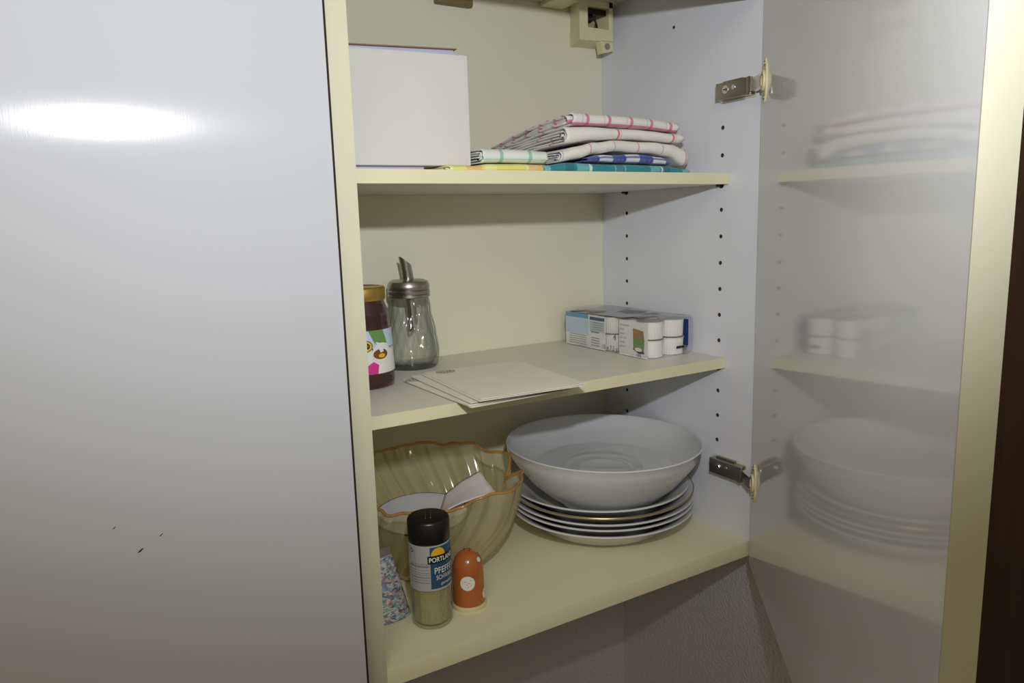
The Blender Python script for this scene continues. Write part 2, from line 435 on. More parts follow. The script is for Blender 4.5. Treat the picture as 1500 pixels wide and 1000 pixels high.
# hinges
def hinge(zc, up):
    h = box('hinge', -.0030, 0, .006, .058, zc - .0110, zc + .0110, M['creampl'], cab, bev=.0006)
    bm = bmesh.new(); bx(bm, -.0135, -.0030, .0055, .0555, zc - .0095, zc + .0095, .0012)
    bx(bm, -.0145, -.0130, .0045, .0090, zc - .0098, zc + .0098, .0005)
    bx(bm, -.0075, -.0030, .020, .050, zc - .0118, zc + .0118, .0008)
    obj('hinge_arm', bm, M['metal'], h)
    bm = bmesh.new(); cyl(bm, (-.0133, .0405, zc + .001), (-.0139, .0405, zc + .001), .0046, 18); cyl(bm, (-.0139, .0405, zc + .001), (-.0146, .0405, zc + .001), .0024, 6)
    obj('hinge_screw', bm, M['chrome'], h)
    bm = bmesh.new(); cyl(bm, (-.0133, .0285, zc + .002), (-.0141, .0285, zc + .002), .0026, 14); obj('hinge_screw', bm, M['chrome'], h)
    for zo in (-.0017,):
        bm = bmesh.new(); bx(bm, -.01475, -.0145, .0380, .0430, zc + .0004, zc + .0016); obj('screw_slot', bm, M['dark'], h)
    bm = bmesh.new()
    a = Vector((-.0110, .0075, 0)); b = H0 + dd * .0230 + nn * (-.0040)
    for s in (-1, 1):
        prism(bm, [(a.x, a.y), (a.x + .006, a.y - .003), (b.x + .004, b.y + .003), (b.x - .002, b.y - .001)], lambda u, v, k, s=s: Vector((u, v, zc + s * .0062 + k * .0016 - .0008)))
    prism(bm, [(a.x - .0015, a.y - .001), (a.x, a.y + .001), (b.x - .001, b.y + .001), (b.x - .003, b.y)], lambda u, v, k: Vector((u, v, zc - .0070 + k * .014)))
    cyl(bm, (-.0115, .0055, zc - .0095), (-.0115, .0055, zc + .0095), .0016, 10)
    obj('hinge_link', bm, M['chrome'], h)
    bm = bmesh.new(); out = []
    for i in range(36):
        t = 2 * PI * i / 36; out.append((.0245 + .0105 * math.copysign(abs(math.cos(t)) ** .9, math.cos(t)) * (1 if abs(math.sin(t)) < .7 else .8), .0235 * math.sin(t)))
    prism(bm, out, lambda u, v, k: DM @ Vector((u, -.0018 * k, zc + v)))
    lathe_v = lathe(bm, [(.0085, 0), (.0098, .0006), (.0098, .0030), (.0085, .0034), (.0078, .0030), (.0078, 0)], seg=28)
    for v in lathe_v: v.co = DM @ Vector((.0245 + v.co.x * .85, -.0012 - v.co.z, zc + v.co.y * 1.1))
    obj('hinge_cup', bm, M['creampl'], h)
    for s in (-1, 1):
        bm = bmesh.new(); p = DM @ Vector((.0245, -.0018, zc + s * .0175)); cyl(bm, p, p - nn * .0008, .0026, 12); obj('hinge_screw', bm, M['metal'], h)
hinge(.1030, 1); hinge(-.3500, -1)

# ---------------------------------------------------------------- neighbouring cabinet with closed door
nc = thing('neighbour_cabinet', 'closed wall cabinet with large glossy white door left of the open one', 'cabinet', (-.85, .14, T3 - PT))
XL = -1.20
bm = bmesh.new()
bx(bm, XL, -W - .0195, 0, YB, T3 - PT, T3, 0); bx(bm, XL, -W - .0195, 0, YB, ZT, ZT + .016, 0)
bx(bm, XL, XL + .016, 0, YB, T3, ZT, 0); bx(bm, -W - .0355, -W - .0195, 0, YB, T3, ZT, 0); bx(bm, XL, -W - .0195, YB - .003, YB, T3, ZT, 0)
obj('carcass', bm, M['cream'], nc, smooth=False)
d2 = box('cabinet_door', XL + .002, -.5000, -.021, -.002, ZB - .004, ZD, M['lam'], nc, bev=0)
box('edge_strip', -.5000, -.4982, -.021, -.002, ZB - .004, ZD, M['dark'], d2, bev=.0002)  # shade of the gap beside the door, painted as a dark strip
for x, z, s in ((-.659, -.2634, 1.0), (-.6736, -.2427, .5), (-.6448, -.2551, .6)):
    bm = bmesh.new(); prism(bm, [(x - .0022 * s, z - .0012 * s), (x - .0005 * s, z - .0012 * s), (x + .0024 * s, z + .0012 * s), (x + .0008 * s, z + .0012 * s)], lambda u, v, k: Vector((u, -.0210 - k * .0001, v))); obj('scratch', bm, M['dark'], d2, smooth=False)

# ---------------------------------------------------------------- tea towels
def interp(tb, x):
    if x <= tb[0][0]: return tb[0][1]
    for (a, p), (b, q_) in zip(tb, tb[1:]):
        if x <= b:
            t = (x - a) / (b - a); t = t * t * (3 - 2 * t); return p + (q_ - p) * t
    return tb[-1][1]
def towel(name, label, x0, x1, y0, y1, bot, top, n, m, seed, group, yfall=.3, jag=.006, skew=0.0):
    rnd = random.Random(seed); bm = bmesh.new(); uvl = bm.loops.layers.uv.new('UVMap'); NX = 34
    D = y1 - y0
    for k in range(n):                      # nested folds, each a U lying on its side, open at the back
        f0 = (k + .5) / (2 * n); f1 = 1 - f0; inset = k * .0045 * (1 if k else 0) + (rnd.uniform(0, .003) if k else 0)
        xa = x0 + (rnd.uniform(-jag, jag) if k else 0); xb = x1 - (rnd.uniform(.0, jag) if k else 0)
        prof = []; hr = (f1 - f0) / 2; L = 22
        for i in range(L): prof.append((D * (1 - i / L), f0))
        R_ = .0065 * (1 - k / n)
        for i in range(9):
            a = -PI / 2 - PI * i / 8; prof.append((inset + R_ + R_ * math.cos(a), .5 + hr * math.sin(a)))
        for i in range(1, L + 1): prof.append((max(inset + R_, D * i / L), f1))
        arc = 0; ulist = []; prev = None
        for (py, pf) in prof:
            if prev: arc += math.hypot(py - prev[0], (pf - prev[1]) * .014)
            ulist.append(arc); prev = (py, pf)
        grid = []
        for j in range(NX + 1):
            v = j / NX; row = []
            for (py, pf) in prof:
                x = xa + (xb - xa) * v; wob = .0016 * noise.noise(Vector((x * 25, py * 25, seed + k * 3.1)))
                x += .0022 * noise.noise(Vector((py * 40, pf * 6, seed * 2.3 + k)) ) * (1 if v < .05 or v > .95 else .3) + skew * py
                t_ = yfall * (py / D) ** 1.5
                zb = interp(bot, x); zt = interp(top, x)
                z = zb + (zt - zb) * pf
                z = T1 + (z - T1) * (1 - t_) + wob * min(1, (z - T1) / .02) * .9 + .0002
                y = y0 + py + .004 * noise.noise(Vector((x * 14, seed, k)))
                row.append(bm.verts.new((x, y, z)))
            grid.append(row)
        for j in range(NX):
            for i in range(len(prof) - 1):
                f = bm.faces.new((grid[j][i], grid[j][i + 1], grid[j + 1][i + 1], grid[j + 1][i]))
                for l, (jj, ii) in zip(f.loops, ((j, i), (j, i + 1), (j + 1, i + 1), (j + 1, i))):
                    l[uvl].uv = (ulist[ii], (grid[jj][ii].co.x - x0))
    o = obj(name, bm, m, None, angle=70)
    sm = o.modifiers.new('thick', 'SOLIDIFY'); hh = sum(interp(top, x0 + (x1 - x0) * i / 4) - interp(bot, x0 + (x1 - x0) * i / 4) for i in range(5)) / 5
    sm.thickness = min(.0016, hh / (2 * n) * .62); sm.offset = 0
    tag(o, label, 'towel', group); return o
G = 'folded tea towels on the top shelf'
c_teal = cloth('teal_checked_cotton', (32, 134, 146), [], [(.052, .016, .15, (116, 188, 196), .8), (.105, .004, .42, (222, 232, 232), .9), (.07, .012, .6, (20, 104, 118), .7)])
c_blue = cloth('blue_white_checked_cotton', (222, 224, 232), [(.008, .003, .1, (44, 70, 160), .8)], [(.040, .020, .1, (44, 68, 156), .92), (.040, .002, .70, (40, 60, 140), .9), (.040, .002, .84, (40, 60, 140), .7)])
c_faint = cloth('white_cotton_faint_check', (230, 227, 220), [(.03, .0008, .3, (214, 160, 160), .6)], [(.072, .0022, .48, (214, 150, 150), .75), (.072, .0016, .98, (150, 150, 176), .6)])
c_red = cloth('white_cotton_red_line_check', (232, 230, 222), [(.085, .004, .3, (206, 110, 118), .8)], [(.082, .0030, .13, (214, 84, 108), .85), (.082, .0012, .07, (224, 150, 160), .6)])
c_pink = cloth('white_cotton_pink_check', (230, 228, 224), [(.030, .0050, .30, (214, 70, 140), .75)], [(.0305, .0042, .42, (212, 62, 132), .75), (.0305, .0015, .60, (232, 150, 190), .5)])
c_green = cloth('white_cotton_green_check', (224, 230, 222), [(.03, .0015, .2, (150, 206, 180), .6)], [(.034, .0042, .42, (122, 192, 162), .8)])
c_yel = cloth('lime_yellow_checked_cotton', (222, 230, 128), [(.010, .003, .5, (236, 190, 110), .7)], [(.05, .014, .2, (240, 236, 170), .8), (.075, .018, .75, (232, 176, 116), .7)])
towel('tea_towel', 'teal checked tea towel, lowest of the right-hand stack', -.237, -.026, .084, .265, [(-.237, T1), (-.03, T1)], [(-.237, .0195), (-.20, .0240), (-.15, .0225), (-.06, .0215), (-.026, .0175)], 2, c_teal, 1, G, .1)
towel('tea_towel', 'blue and white checked tea towel lying on the teal one', -.178, -.056, .0855, .258, [(-.178, .0238), (-.06, .0222)], [(-.178, .0280), (-.150, .0330), (-.10, .0350), (-.066, .0315), (-.056, .0255)], 2, c_blue, 2, G, .15)
towel('tea_towel', 'white tea towel with faint pink lines, drooping over the blue one', -.213, -.0265, .086, .262, [(-.213, .0228), (-.19, .0270), (-.165, .0330), (-.136, .0362), (-.08, .0355), (-.055, .0320), (-.030, .0205)], [(-.213, .0355), (-.19, .0410), (-.165, .0460), (-.136, .0492), (-.08, .0490), (-.05, .0475), (-.030, .0425)], 3, c_faint, 3, G, .22)
towel('tea_towel', 'white tea towel with thin red lines, second from the top', -.206, -.0345, .0855, .265, [(-.206, .0425), (-.165, .0475), (-.136, .0500), (-.08, .0500), (-.0345, .0482)], [(-.206, .0618), (-.165, .0625), (-.136, .0625), (-.08, .0612), (-.0345, .0590)], 3, c_red, 5, G, .26)
towel('tea_towel', 'white tea towel with pink checks, topmost of the stack', -.197, -.0425, .085, .262, [(-.197, .0626), (-.13, .0633), (-.08, .0620), (-.042, .0598)], [(-.197, .0765), (-.13, .0758), (-.08, .0742), (-.042, .0716)], 3, c_pink, 7, G, .30)
towel('tea_towel', 'lime yellow tea towel under the white box', -.348, -.2300, .086, .262, [(-.405, T1), (-.23, T1)], [(-.348, .0182), (-.32, .0182), (-.300, .0208), (-.23, .0208)], 2, c_yel, 9, G, .0, .004)
towel('tea_towel', 'white tea towel with green lines beside the white box', -.3090, -.2310, .087, .262, [(-.315, .0200), (-.300, .0212), (-.23, .0212)], [(-.315, .0362), (-.26, .0355), (-.23, .0340)], 3, c_green, 11, G, .1, .004)

# ---------------------------------------------------------------- white box
BM = Matrix.Translation((-.3162, .100, 0)) @ Matrix.Rotation(math.radians(-5), 4, 'Z')
bt = thing('cardboard_box', 'white cardboard box standing open on the top shelf', 'box', (-.385, .17, .0188))
def lbox(name, a, mm, parent, bev): 
    bm = bmesh.new(); bx(bm, *a, bev, 0, BM); return obj(name, bm, mm, parent)
bm = bmesh.new(); zb_, zt_ = .0190, .1272
bx(bm, -.142, 0, 0, .0045, zb_, zt_, .0022, 0, BM); bx(bm, -.142, 0, .1215, .125, zb_, zt_ + .004, .0012, 0, BM)
bx(bm, -.0035, 0, .0005, .1245, zb_, zt_, .0012, 0, BM); bx(bm, -.142, -.1385, .0005, .1245, zb_, zt_, .0012, 0, BM)
bx(bm, -.141, -.001, .001, .124, zb_, zb_ + .003, 0, 0, BM)
obj('box_body', bm, M['card'], bt)
TB = BM @ Matrix(((1, 0, 0, 0), (0, 1, 0, 0), (.026, 0, 1, 0), (0, 0, 0, 1)))
bm = bmesh.new(); bx(bm, -.140, -.0095, .0040, .0700, .1332, .1344, .0003, 0, TB); obj('box_flap', bm, M['cardbrown'], bt)
bm = bmesh.new(); bx(bm, -.138, -.0115, .0080, .0092, .1200, .1332, .0002, 0, TB); obj('box_lining', bm, M['lilac'], bt)
lbox('box_base', (-.140, -.048, .0100, .1240, T1 + .0003, zb_), M['lilac'], bt, .0004)

# ---------------------------------------------------------------- chocolate spread jar
jc = (-.4170, .1800, T2)
jt = thing('spread_jar', 'chocolate spread jar with gold lid on the middle shelf', 'jar', jc)
bm = bmesh.new()
lathe(bm, [(0, .0), (.030, .0), (.0330, .002), (.0340, .006), (.0340, .022), (.0336, .030), (.0326, .056), (.0316, .066), (.0306, .074), (.0312, .078), (.0302, .082), (.0268, .090), (.0255, .095), (.0255, .0965), (0, .0965)], jc, 72)
obj('jar_body', bm, M['choco'], jt, angle=60)
bm = bmesh.new(); lathe(bm, [(.0245, .0945), (.0272, .0945), (.0276, .0955), (.0276, .1070), (.0266, .1088), (.0240, .1090), (.0228, .1080), (0, .1080)], jc, 160, rfun=lambda r, z, a: r + (.0004 * math.cos(80 * a) if .0954 < z < .1075 and r > .027 else 0))
obj('jar_lid', bm, M['goldlid'], jt, angle=60)
th0 = math.atan2(-.7603, -.26) - .15
def jm(u, v, k):
    r = .0340 if v < .022 else .0340 - .0004 * (v - .022) / .008 if v < .030 else .0336 - .0010 * (v - .030) / .026 if v < .056 else .0326 - .0010 * (v - .056) / .010
    r += .0003 + k * .00015
    return Vector((jc[0] + r * math.cos(th0 + u / .033), jc[1] + r * math.sin(th0 + u / .033), jc[2] + v))
P = Print(jm, .0018)
P.rect(-.050, .060, .0175, .0640, M['prwhite'], 0)
P.rect(-.050, .060, .0450, .0640, M['prpale'], 1)
P.poly([(.012, .064), (.030, .064), (.034, .050), (.026, .045), (.018, .051)], M['prgreen'], 2)
P.poly([(-.006, .0176), (.020, .0176), (.0215, .0270), (.016, .0310)], M['prpink'], 2)
P.poly([(-.050, .0176), (-.006, .0176), (.004, .036), (.006, .050), (-.050, .060)], M['prpink'], 1.5)
P.poly([(-.012, .064), (-.0105, .064), (.009, .0175), (.0075, .0175)], M['prwhite'], 3)
P.disc(.0085, .0480, .0072, .0062, M['yellow'], 4); P.ring(.0085, .0480, .0072, .0062, .0007, M['prblack'], 5); P.disc(.0095, .0480, .0034, .0032, M['prblack'], 5); P.text('BIO', .0068, .0470, .0022, M['yellow'], 6)
P.disc(.0265, .0400, .0115, .0105, M['prwhite'], 4); P.disc(.0245, .0385, .0088, .0055, M['prcocoa'], 5); P.disc(.0255, .0368, .0040, .0022, M['yellow'], 6)
P.poly([(.019, .052), (.026, .050), (.028, .041), (.024, .040)], M['prwhite'], 7)
P.build('jar_label', jt)

# ---------------------------------------------------------------- sugar dispenser
sc = (-.3318, .2450, T2)
st = thing('sugar_dispenser', 'empty swirl-ribbed glass sugar dispenser with steel spout lid', 'dispenser', sc)
def rib(r, z, a): return r + .0012 * min(1, max(0, (z - .006) / .01)) * min(1, max(0, (.086 - z) / .01)) * math.cos(18 * (a - 9 * z))
prof = [(.0290, 0), (.0315, .002), (.0325, .006)] + [(interp([(0, .0322), (.022, .0330), (.045, .0300), (.070, .0250), (.092, .0238)], z), z) for z in [.008 + .084 * i / 32 for i in range(33)]]
inner = [(r - .0026, max(z, .005)) for r, z in prof[::-1]]
bm = bmesh.new(); lathe(bm, [(0, 0)] + prof, sc, 128, rfun=rib)
obj('glass_body', bm, M['glass'], st, angle=80)
bm = bmesh.new(); lathe(bm, [(0, .0055), (.0275, .0060), (.0290, .010)] + [(interp([(0, .0300), (.022, .0306), (.045, .0276), (.070, .0228), (.092, .0218)], z), z) for z in [.012 + .08 * i / 12 for i in range(13)]], sc, 64)
obj('glass_lining', bm, M['glass'], st, angle=80)
bm = bmesh.new(); lathe(bm, [(.0250, .0865), (.0258, .0870), (.0258, .0895), (.0250, .0902), (.0258, .0912), (.0258, .0945), (.0248, .0955), (.0256, .0965), (.0256, .1010), (.0235, .1055), (.0190, .1075), (.0080, .1085), (0, .1085)], sc, 64)
obj('screw_lid', bm, M['metal'], st, angle=40)
def spout(name, p0, p1, cut0, cut1, r, mm):
    bm = bmesh.new(); p0 = Vector(p0); p1 = Vector(p1); ax = (p1 - p0).normalized(); x = Vector((1, 0, 0)); x = (x - ax * x.dot(ax)).normalized(); y = ax.cross(x)
    R = []
    for p, cf, rr in ((p0, cut0, r), (p1, cut1, r), (p1, cut1, r * .86), (p0, cut0, r * .86)):
        R.append([bm.verts.new(Vector(sc) + p + rr * (math.cos(t) * x + math.sin(t) * y) + ax * cf * math.cos(t)) for t in [2 * PI * i / 24 for i in range(24)]])
    for k in range(4):
        A, B = R[k], R[(k + 1) % 4]
        for i in range(24): bm.faces.new((A[i], A[(i + 1) % 24], B[(i + 1) % 24], B[i]))
    return obj(name, bm, mm, st, angle=50)
spout('spout', (.0005, 0, .106), (-.0035, -.001, .130), 0, -.0070, .0068, M['metal'])
spout('inner_tube', (.0040, 0, .050), (.0010, 0, .104), .0060, 0, .0060, M['metal'])

# ---------------------------------------------------------------- paper napkins
def napkin(label, cx, cy, rot, w_, d_, z0, layers, seed, mark):
    t = thing('paper_napkin', label, 'napkin', (cx, cy, z0), 'paper napkins on the middle shelf')
    R_ = Matrix.Translation((cx, cy, 0)) @ Matrix.Rotation(rot, 4, 'Z')
    for k in range(layers):
        rn = random.Random(seed * 7 + k); bm = bmesh.new(); N = 14; g = []
        dx = rn.uniform(-.002, .002) - k * .001; fy = -.002 * (layers - k) + rn.uniform(-.001, .001)
        def zz(x, y, u):
            return z0 + (k + u) * .0011 + .0005 * (1 + noise.noise(Vector((x * 30, y * 30, seed)))) * (k + 1) * .5
        pr_ = [(1, 0), (.75, 0), (.5, 0), (.25, 0), (.04, 0), (0, .25), (0, .75), (.04, 1), (.25, 1), (.5, 1), (.75, 1), (1, 1)]
        for i in range(N + 1):
            x = (i / N - .5) * w_ + dx; row = []
            for s_, u in pr_:
                y = -d_ / 2 + fy + s_ * (d_ - .003 * k); row.append(bm.verts.new(R_ @ Vector((x, y, zz(x, y, u)))))
            g.append(row)
        for i in range(N):
            for j in range(len(pr_) - 1): bm.faces.new((g[i][j], g[i][j + 1], g[i + 1][j + 1], g[i + 1][j]))
        for i in range(N): bm.faces.new((g[i][-1], g[i][0], g[i + 1][0], g[i + 1][-1]))
        for r_ in (g[0], g[-1]): bm.faces.new(r_)
        bmesh.ops.recalc_face_normals(bm, faces=bm.faces[:])
        leaf = obj('napkin_leaf', bm, M['paper'], t, angle=60)
    if mark:
        def pm(u, v, k): p = R_ @ Vector((u, v, 0)); p.z = z0 + layers * .0011 + .0005 * layers + .0002 + k * .0001; return p
        P = Print(pm, .003); mx, my = mark
        P.ring(mx, my, .011, .0075, .0010, M['papergrey']); P.ring(mx, my, .0085, .0052, .0006, M['papergrey'])
        for i in range(4): P.rect(mx - .006 + i * .0035, mx - .0045 + i * .0035, my - .003, my + .003, M['papergrey'])
        P.build('napkin_emblem', t)
    return t
napkin('lowest paper napkin, its printed left edge sticking out beside the dispenser', -.3140, .0960, math.radians(2), .118, .150, T2 + .0004, 2, 1, (-.052, .060))
napkin('middle paper napkin of the stack, peeking out at the front corner', -.3080, .0930, math.radians(-1), .118, .150, T2 + .0042, 1, 2, None)
napkin('topmost white paper napkin with grey oval emblem on the middle shelf', -.2985, .0870, math.radians(-3), .120, .152, T2 + .0062, 2, 3, (-.038, .058))

# ---------------------------------------------------------------- shrink-wrapped pack of portion cups
pk = thing('milk_portion_pack', 'shrink-wrapped pack of small white milk portion cups on the middle shelf', 'package', (-.047, .185, T2))
PM = Matrix.Translation((-.047, .092, T2)) @ Matrix.Rotation(math.radians(2), 4, 'Z')
CH = .0232
bm = bmesh.new()
lathe(bm, [(0, .0), (.0145, .0), (.0150, .0006), (.0160, .0190), (.0162, .0205), (.0170, .0208), (.0170, .0218), (0, .0218)], (0, 0, 0), 96, rfun=lambda r, z, a: r + (.00035 * math.cos(32 * a) if .0005 < z < .0195 else 0))
cup_me = None
bml = bmesh.new(); lathe(bml, [(0, .0217), (.0173, .0217), (.0173, .0224), (0, .0224)], (0, 0, 0), 48)
cup0 = obj('portion_cup', bm, M['cup'], pk); lid0 = obj('foil_lid', bml, M['foil'], None)
first = True
for lay in range(2):
    for ix in range(2):
        for iy in range(5):
            p = PM @ Vector((-.0175 + .035 * ix, .0175 + .0340 * iy, lay * CH + .0006))
            a, b = (cup0, lid0) if first else (cup0.copy(), lid0.copy())
            if not first: C.objects.link(a); C.objects.link(b); a.parent = pk
            first = False
            a.matrix_parent_inverse = Matrix.Identity(4); a.location = p - pk.location
            b.parent = a; b.matrix_parent_inverse = Matrix.Identity(4); b.location = (0, 0, 0)
# printed sheets: long left side and the top
def side(u, v, k): return PM @ Vector((-.0362 - k * .00012 - .0006 * math.sin(u * 80), u, v))
P = Print(side, .006)
P.rect(.082, .168, .0010, .0462, M['prwhite'], 0)
P.rect(.118, .168, .0400, .0462, M['prblue'], 1); P.rect(.118, .168, .018, .0390, M['prpale'], 1)
P.rect(.084, .115, .0395, .0440, M['prdblue'], 1); P.rect(.084, .115, .0240, .0385, M['prsilver'], 1); P.rect(.095, .112, .0225, .0245, M['prgrey'], 2)
for i in range(4): P.rect(.087, .108, .0270 + i * .003, .0278 + i * .003, M['prgrey'], 2)
for i in range(5): P.rect(.122, .160, .0040 + i * .0030, .0048 + i * .0030, M['prgrey'], 2)
for i in range(4): P.rect(.094, .112, .0050 + i * .0034, .0060 + i * .0034, M['prgrey'], 2)
P.build('printed_sleeve', pk)
def side2(u, v, k): return PM @ Vector((-.0364 - k * .00012, -u, v))      # u runs towards the viewer's right
P = Print(side2, .004)
P.text('4', -.066, .0180, .0085, M['prdblue'], 2); P.text('10 x 7,5 g', -.088, .0035, .0060, M['prdblue'], 2, .030)
P.rect(-.055, -.002, .0008, .0455, M['prwhite'], 0)
for i, s in enumerate(('Kaffeesahne', 'Milch', 'Sahne', '10% Fett', 'haltbar', 'gekühlt')): P.text(s, -.053, .0385 - i * .0055, .0026, M['prgrey'], 2)
P.poly([(-.029, .0370), (-.010, .0350), (-.008, .0240), (-.009, .0080), (-.016, .0060), (-.028, .0110)], M['prbrown'], 1); P.poly([(-.0285, .024), (-.0085, .025), (-.0095, .012), (-.028, .014)], M['prgreen'], 2); P.poly([(-.0285, .0120), (-.0280, .0100), (-.018, .0060), (-.008, .0065), (-.008, .0085), (-.018, .0085)], M['prblack'], 3); P.disc(-.0185, .0110, .0065, .0025, M['prwhite'], 4)
P.text('10%', -.022, -.0002 + .0018, .0042, M['prdblue'], 3)
P.build('printed_panel', pk)
def topm(u, v, k): return PM @ Vector((u, v, .0470 + k * .00015 + .0012 * math.sin(v * 70 + u * 50)))
P = Print(topm, .004)
P.rect(-.034, .034, .050, .168, M['prsilver'], 0)
P.poly([(-.034, .150), (-.034, .168), (.0, .168), (-.006, .150)], M['prdblue'], 1); P.poly([(-.030, .120), (-.020, .145), (.004, .140), (-.004, .116)], M['prcocoa'], 1)
P.poly([(.006, .080), (.034, .075), (.034, .150), (.010, .150)], M['prdblue'], 1); P.poly([(-.02, .052), (.034, .052), (.034, .066), (-.010, .070)], M['prdblue'], 1)
P.poly([(-.022, .036), (.010, .030), (.018, .048), (-.012, .058)], M['prred'], 2)
P.text('Kaffee', .010, .100, .008, M['prwhite'], 3)
P.build('printed_top_sheet', pk)
bm = bmesh.new(); r_ = PM
bx(bm, .0352, .0360, .004, .012, .010, .044, 0, 0, PM); obj('printed_strip', bm, M['prdblue'], pk, smooth=False)
bm = bmesh.new(); prism(bm, [(.010, .0100), (.0245, .0100), (.0220, .0130), (.010, .0130)], lambda u, v, k: PM @ Vector((u, -.0008 - k * .0004, v - .0006)))
obj('date_stamp', bm, M['metald'], pk, smooth=False)
# film: a loose sleeve around the pack with crumpled ends
def filmgrid(nu, nv, fn):
    bm = bmesh.new(); g = [[bm.verts.new(fn(i / nu, j / nv)) for j in range(nv + 1)] for i in range(nu + 1)]
    for i in range(nu):
        for j in range(nv): bm.faces.new((g[i][j], g[i + 1][j], g[i + 1][j + 1], g[i][j + 1]))
    return bm
def fsleeve(u, v):
    a = 2 * PI * u; y = -.001 + .176 * v
    ex = .0395; cx_ = math.cos(a); sx = math.sin(a); p_ = 9
    k = (abs(cx_) ** p_ + abs(sx) ** p_) ** (-1 / p_)
    x = ex * cx_ * k; z = .0255 + .0250 * sx * k
    n_ = .0012 * noise.noise(Vector((x * 90, y * 60, z * 90)))
    return PM @ Vector((x * (1 + n_ * 20), y, max(.0003, z + n_)))
obj('film_sleeve', filmgrid(48, 40, fsleeve), M['film'], pk, angle=80)
def fend(sgn, yy, x_off, ln, sz):
    def fn(u, v):
        a = 2 * PI * u; x = .036 * math.cos(a); z = .0250 + .0235 * math.sin(a)
        t = v; x = x * (1 - t * .75) + x_off * t; z = z * (1 - t * sz) + .022 * sz * t
        w_ = .0035 * noise.noise(Vector((a * 3, t * 5, sgn * 3))) * (.3 + t)
        return PM @ Vector((x + w_, yy + sgn * (ln * t) + w_, max(.0005, z + w_)))
    return fn
obj('film_end', filmgrid(60, 10, fend(1, .174, 0, .014, .3)), M['film'], pk, angle=80)
# crumpled flap to the right of the front cups
def flap(u, v):
    x = .036 + .0125 * u; z = .004 + .034 * v * (1 - .35 * u); y = .010 + .022 * u + .010 * noise.noise(Vector((u * 3, v * 4, 2)))
    return PM @ Vector((min(x, .0445), y, z + .002 * noise.noise(Vector((u * 6, v * 6, 8)))))
obj('film_flap', filmgrid(14, 14, flap), thin_glass('crumpled_clear_film', (.93, .93, .94), (.7, .7, .72), .16, .12, 1.2, .12), pk, smooth=False)

# ---------------------------------------------------------------- plates and large bowl
pc = (-.1205, .1410)
def plate_prof(R_, h):
    return [(0, .0030), (R_ * .44, .0030), (R_ * .46, .0), (R_ * .50, .0), (R_ * .52, .0040), (R_ * .70, .0100), (R_ * .80, h * .62), (R_ * .97, h - .0018), (R_, h), (R_ * .995, h + .0018), (R_ * .96, h + .0008),
            (R_ * .80, h * .62 + .0036), (R_ * .70, .0140), (R_ * .55, .0080), (R_ * .30, .0068), (0, .0066)]
gp = 'stack of plates on the bottom board'
names = ['white plate, lowest of the stack under the big bowl', 'second white plate from the bottom of the stack', 'white plate in the middle of the stack', 'white plate with gold rim, second from the top of the stack', 'topmost white plate, directly under the big bowl']
offs = [(0, 0), (.001, .002), (.0, .001), (.0005, .002), (-.002, .003)]
rads = [.1185, .1185, .1190, .1185, .1150]
for k in range(5):
    z = T3 + .0004 + k * .0074; R_ = rads[k]
    pl = thing('plate', names[k], 'plate', (pc[0] + offs[k][0], pc[1] + offs[k][1], z), gp)
    bm = bmesh.new(); lathe(bm, plate_prof(R_, .0345), pl.location, 96)
    obj('dish', bm, M['porcelain'], pl, angle=50)
    bm = bmesh.new(); tubep = [(pl.location.x + (R_ - .0002) * math.cos(2 * PI * i / 96), pl.location.y + (R_ - .0002) * math.sin(2 * PI * i / 96), z + .0357) for i in range(96)]
    if k == 3: tube(bm, tubep, .0009, 6, True); obj('gold_rim', bm, M['gold'], pl)
    else: bm.free()
bz = T3 + .0415; bc = (-.1250, .1300, bz); BR = .1238; BH = .0780; TL = (-.0129, .0064)
bw = thing('serving_bowl', 'large shallow white porcelain bowl on top of the plate stack', 'bowl', bc)
prof = [(0, .0030), (.050, .0030), (.0515, .0), (.0560, .0), (.0580, .0045), (.0760, .0150), (.0960, .0330), (.1140, .0560), (.1225, .0700), (BR - .0012, BH - .001), (BR, BH), (BR - .0014, BH + .0012), (BR - .0040, BH - .0010),
        (.1180, .0675), (.1090, .0592), (.0960, .0518), (.0890, .0486), (.0865, .0474), (.0835, .0476), (.0700, .0456), (.0530, .0436), (.0500, .0450), (.0465, .0436), (.0360, .0418), (.0330, .0430), (.0300, .0416), (0, .0410)]
bm = bmesh.new(); lathe(bm, prof, bc, 128, tilt=TL)
for v in bm.verts: pass
obj('bowl_body', bm, M['porcelain'], bw, angle=60)

# ---------------------------------------------------------------- amber shell bowl
gc = Vector((-.360, .165, T3))
rim = [(-180, .083, .112), (-149, .0839, .102), (-138, .0855, .0975), (-127, .0800, .0990), (-111, .0790, .100), (-100, .0850, .1000), (-91, .0880, .1000), (-79, .0895, .104), (-67, .0960, .1080), (-58, .1110, .1080), (-50, .1150, .109), (-29, .1150, .112), (-17, .0980, .0960), (-6, .1120, .118), (1, .1070, .1180), (14, .1000, .1150), (26, .1030, .121), (40, .0915, .122), (50, .0930, .1190), (62, .0880, .124), (82, .0790, .125), (97, .0840, .1220), (110, .0785, .125), (130, .0860, .1190), (150, .0800, .118), (165, .0860, .1150), (180, .083, .112)]
def rimr(a): return interp([(p[0], p[1]) for p in rim], a)
def rimz(a): return interp([(p[0], p[2]) for p in rim], a)
gt = thing('glass_shell_bowl', 'amber fluted glass shell bowl with wavy rim left of the plates', 'bowl', tuple(gc))
SEG = 288; NV = 26; NR = 26
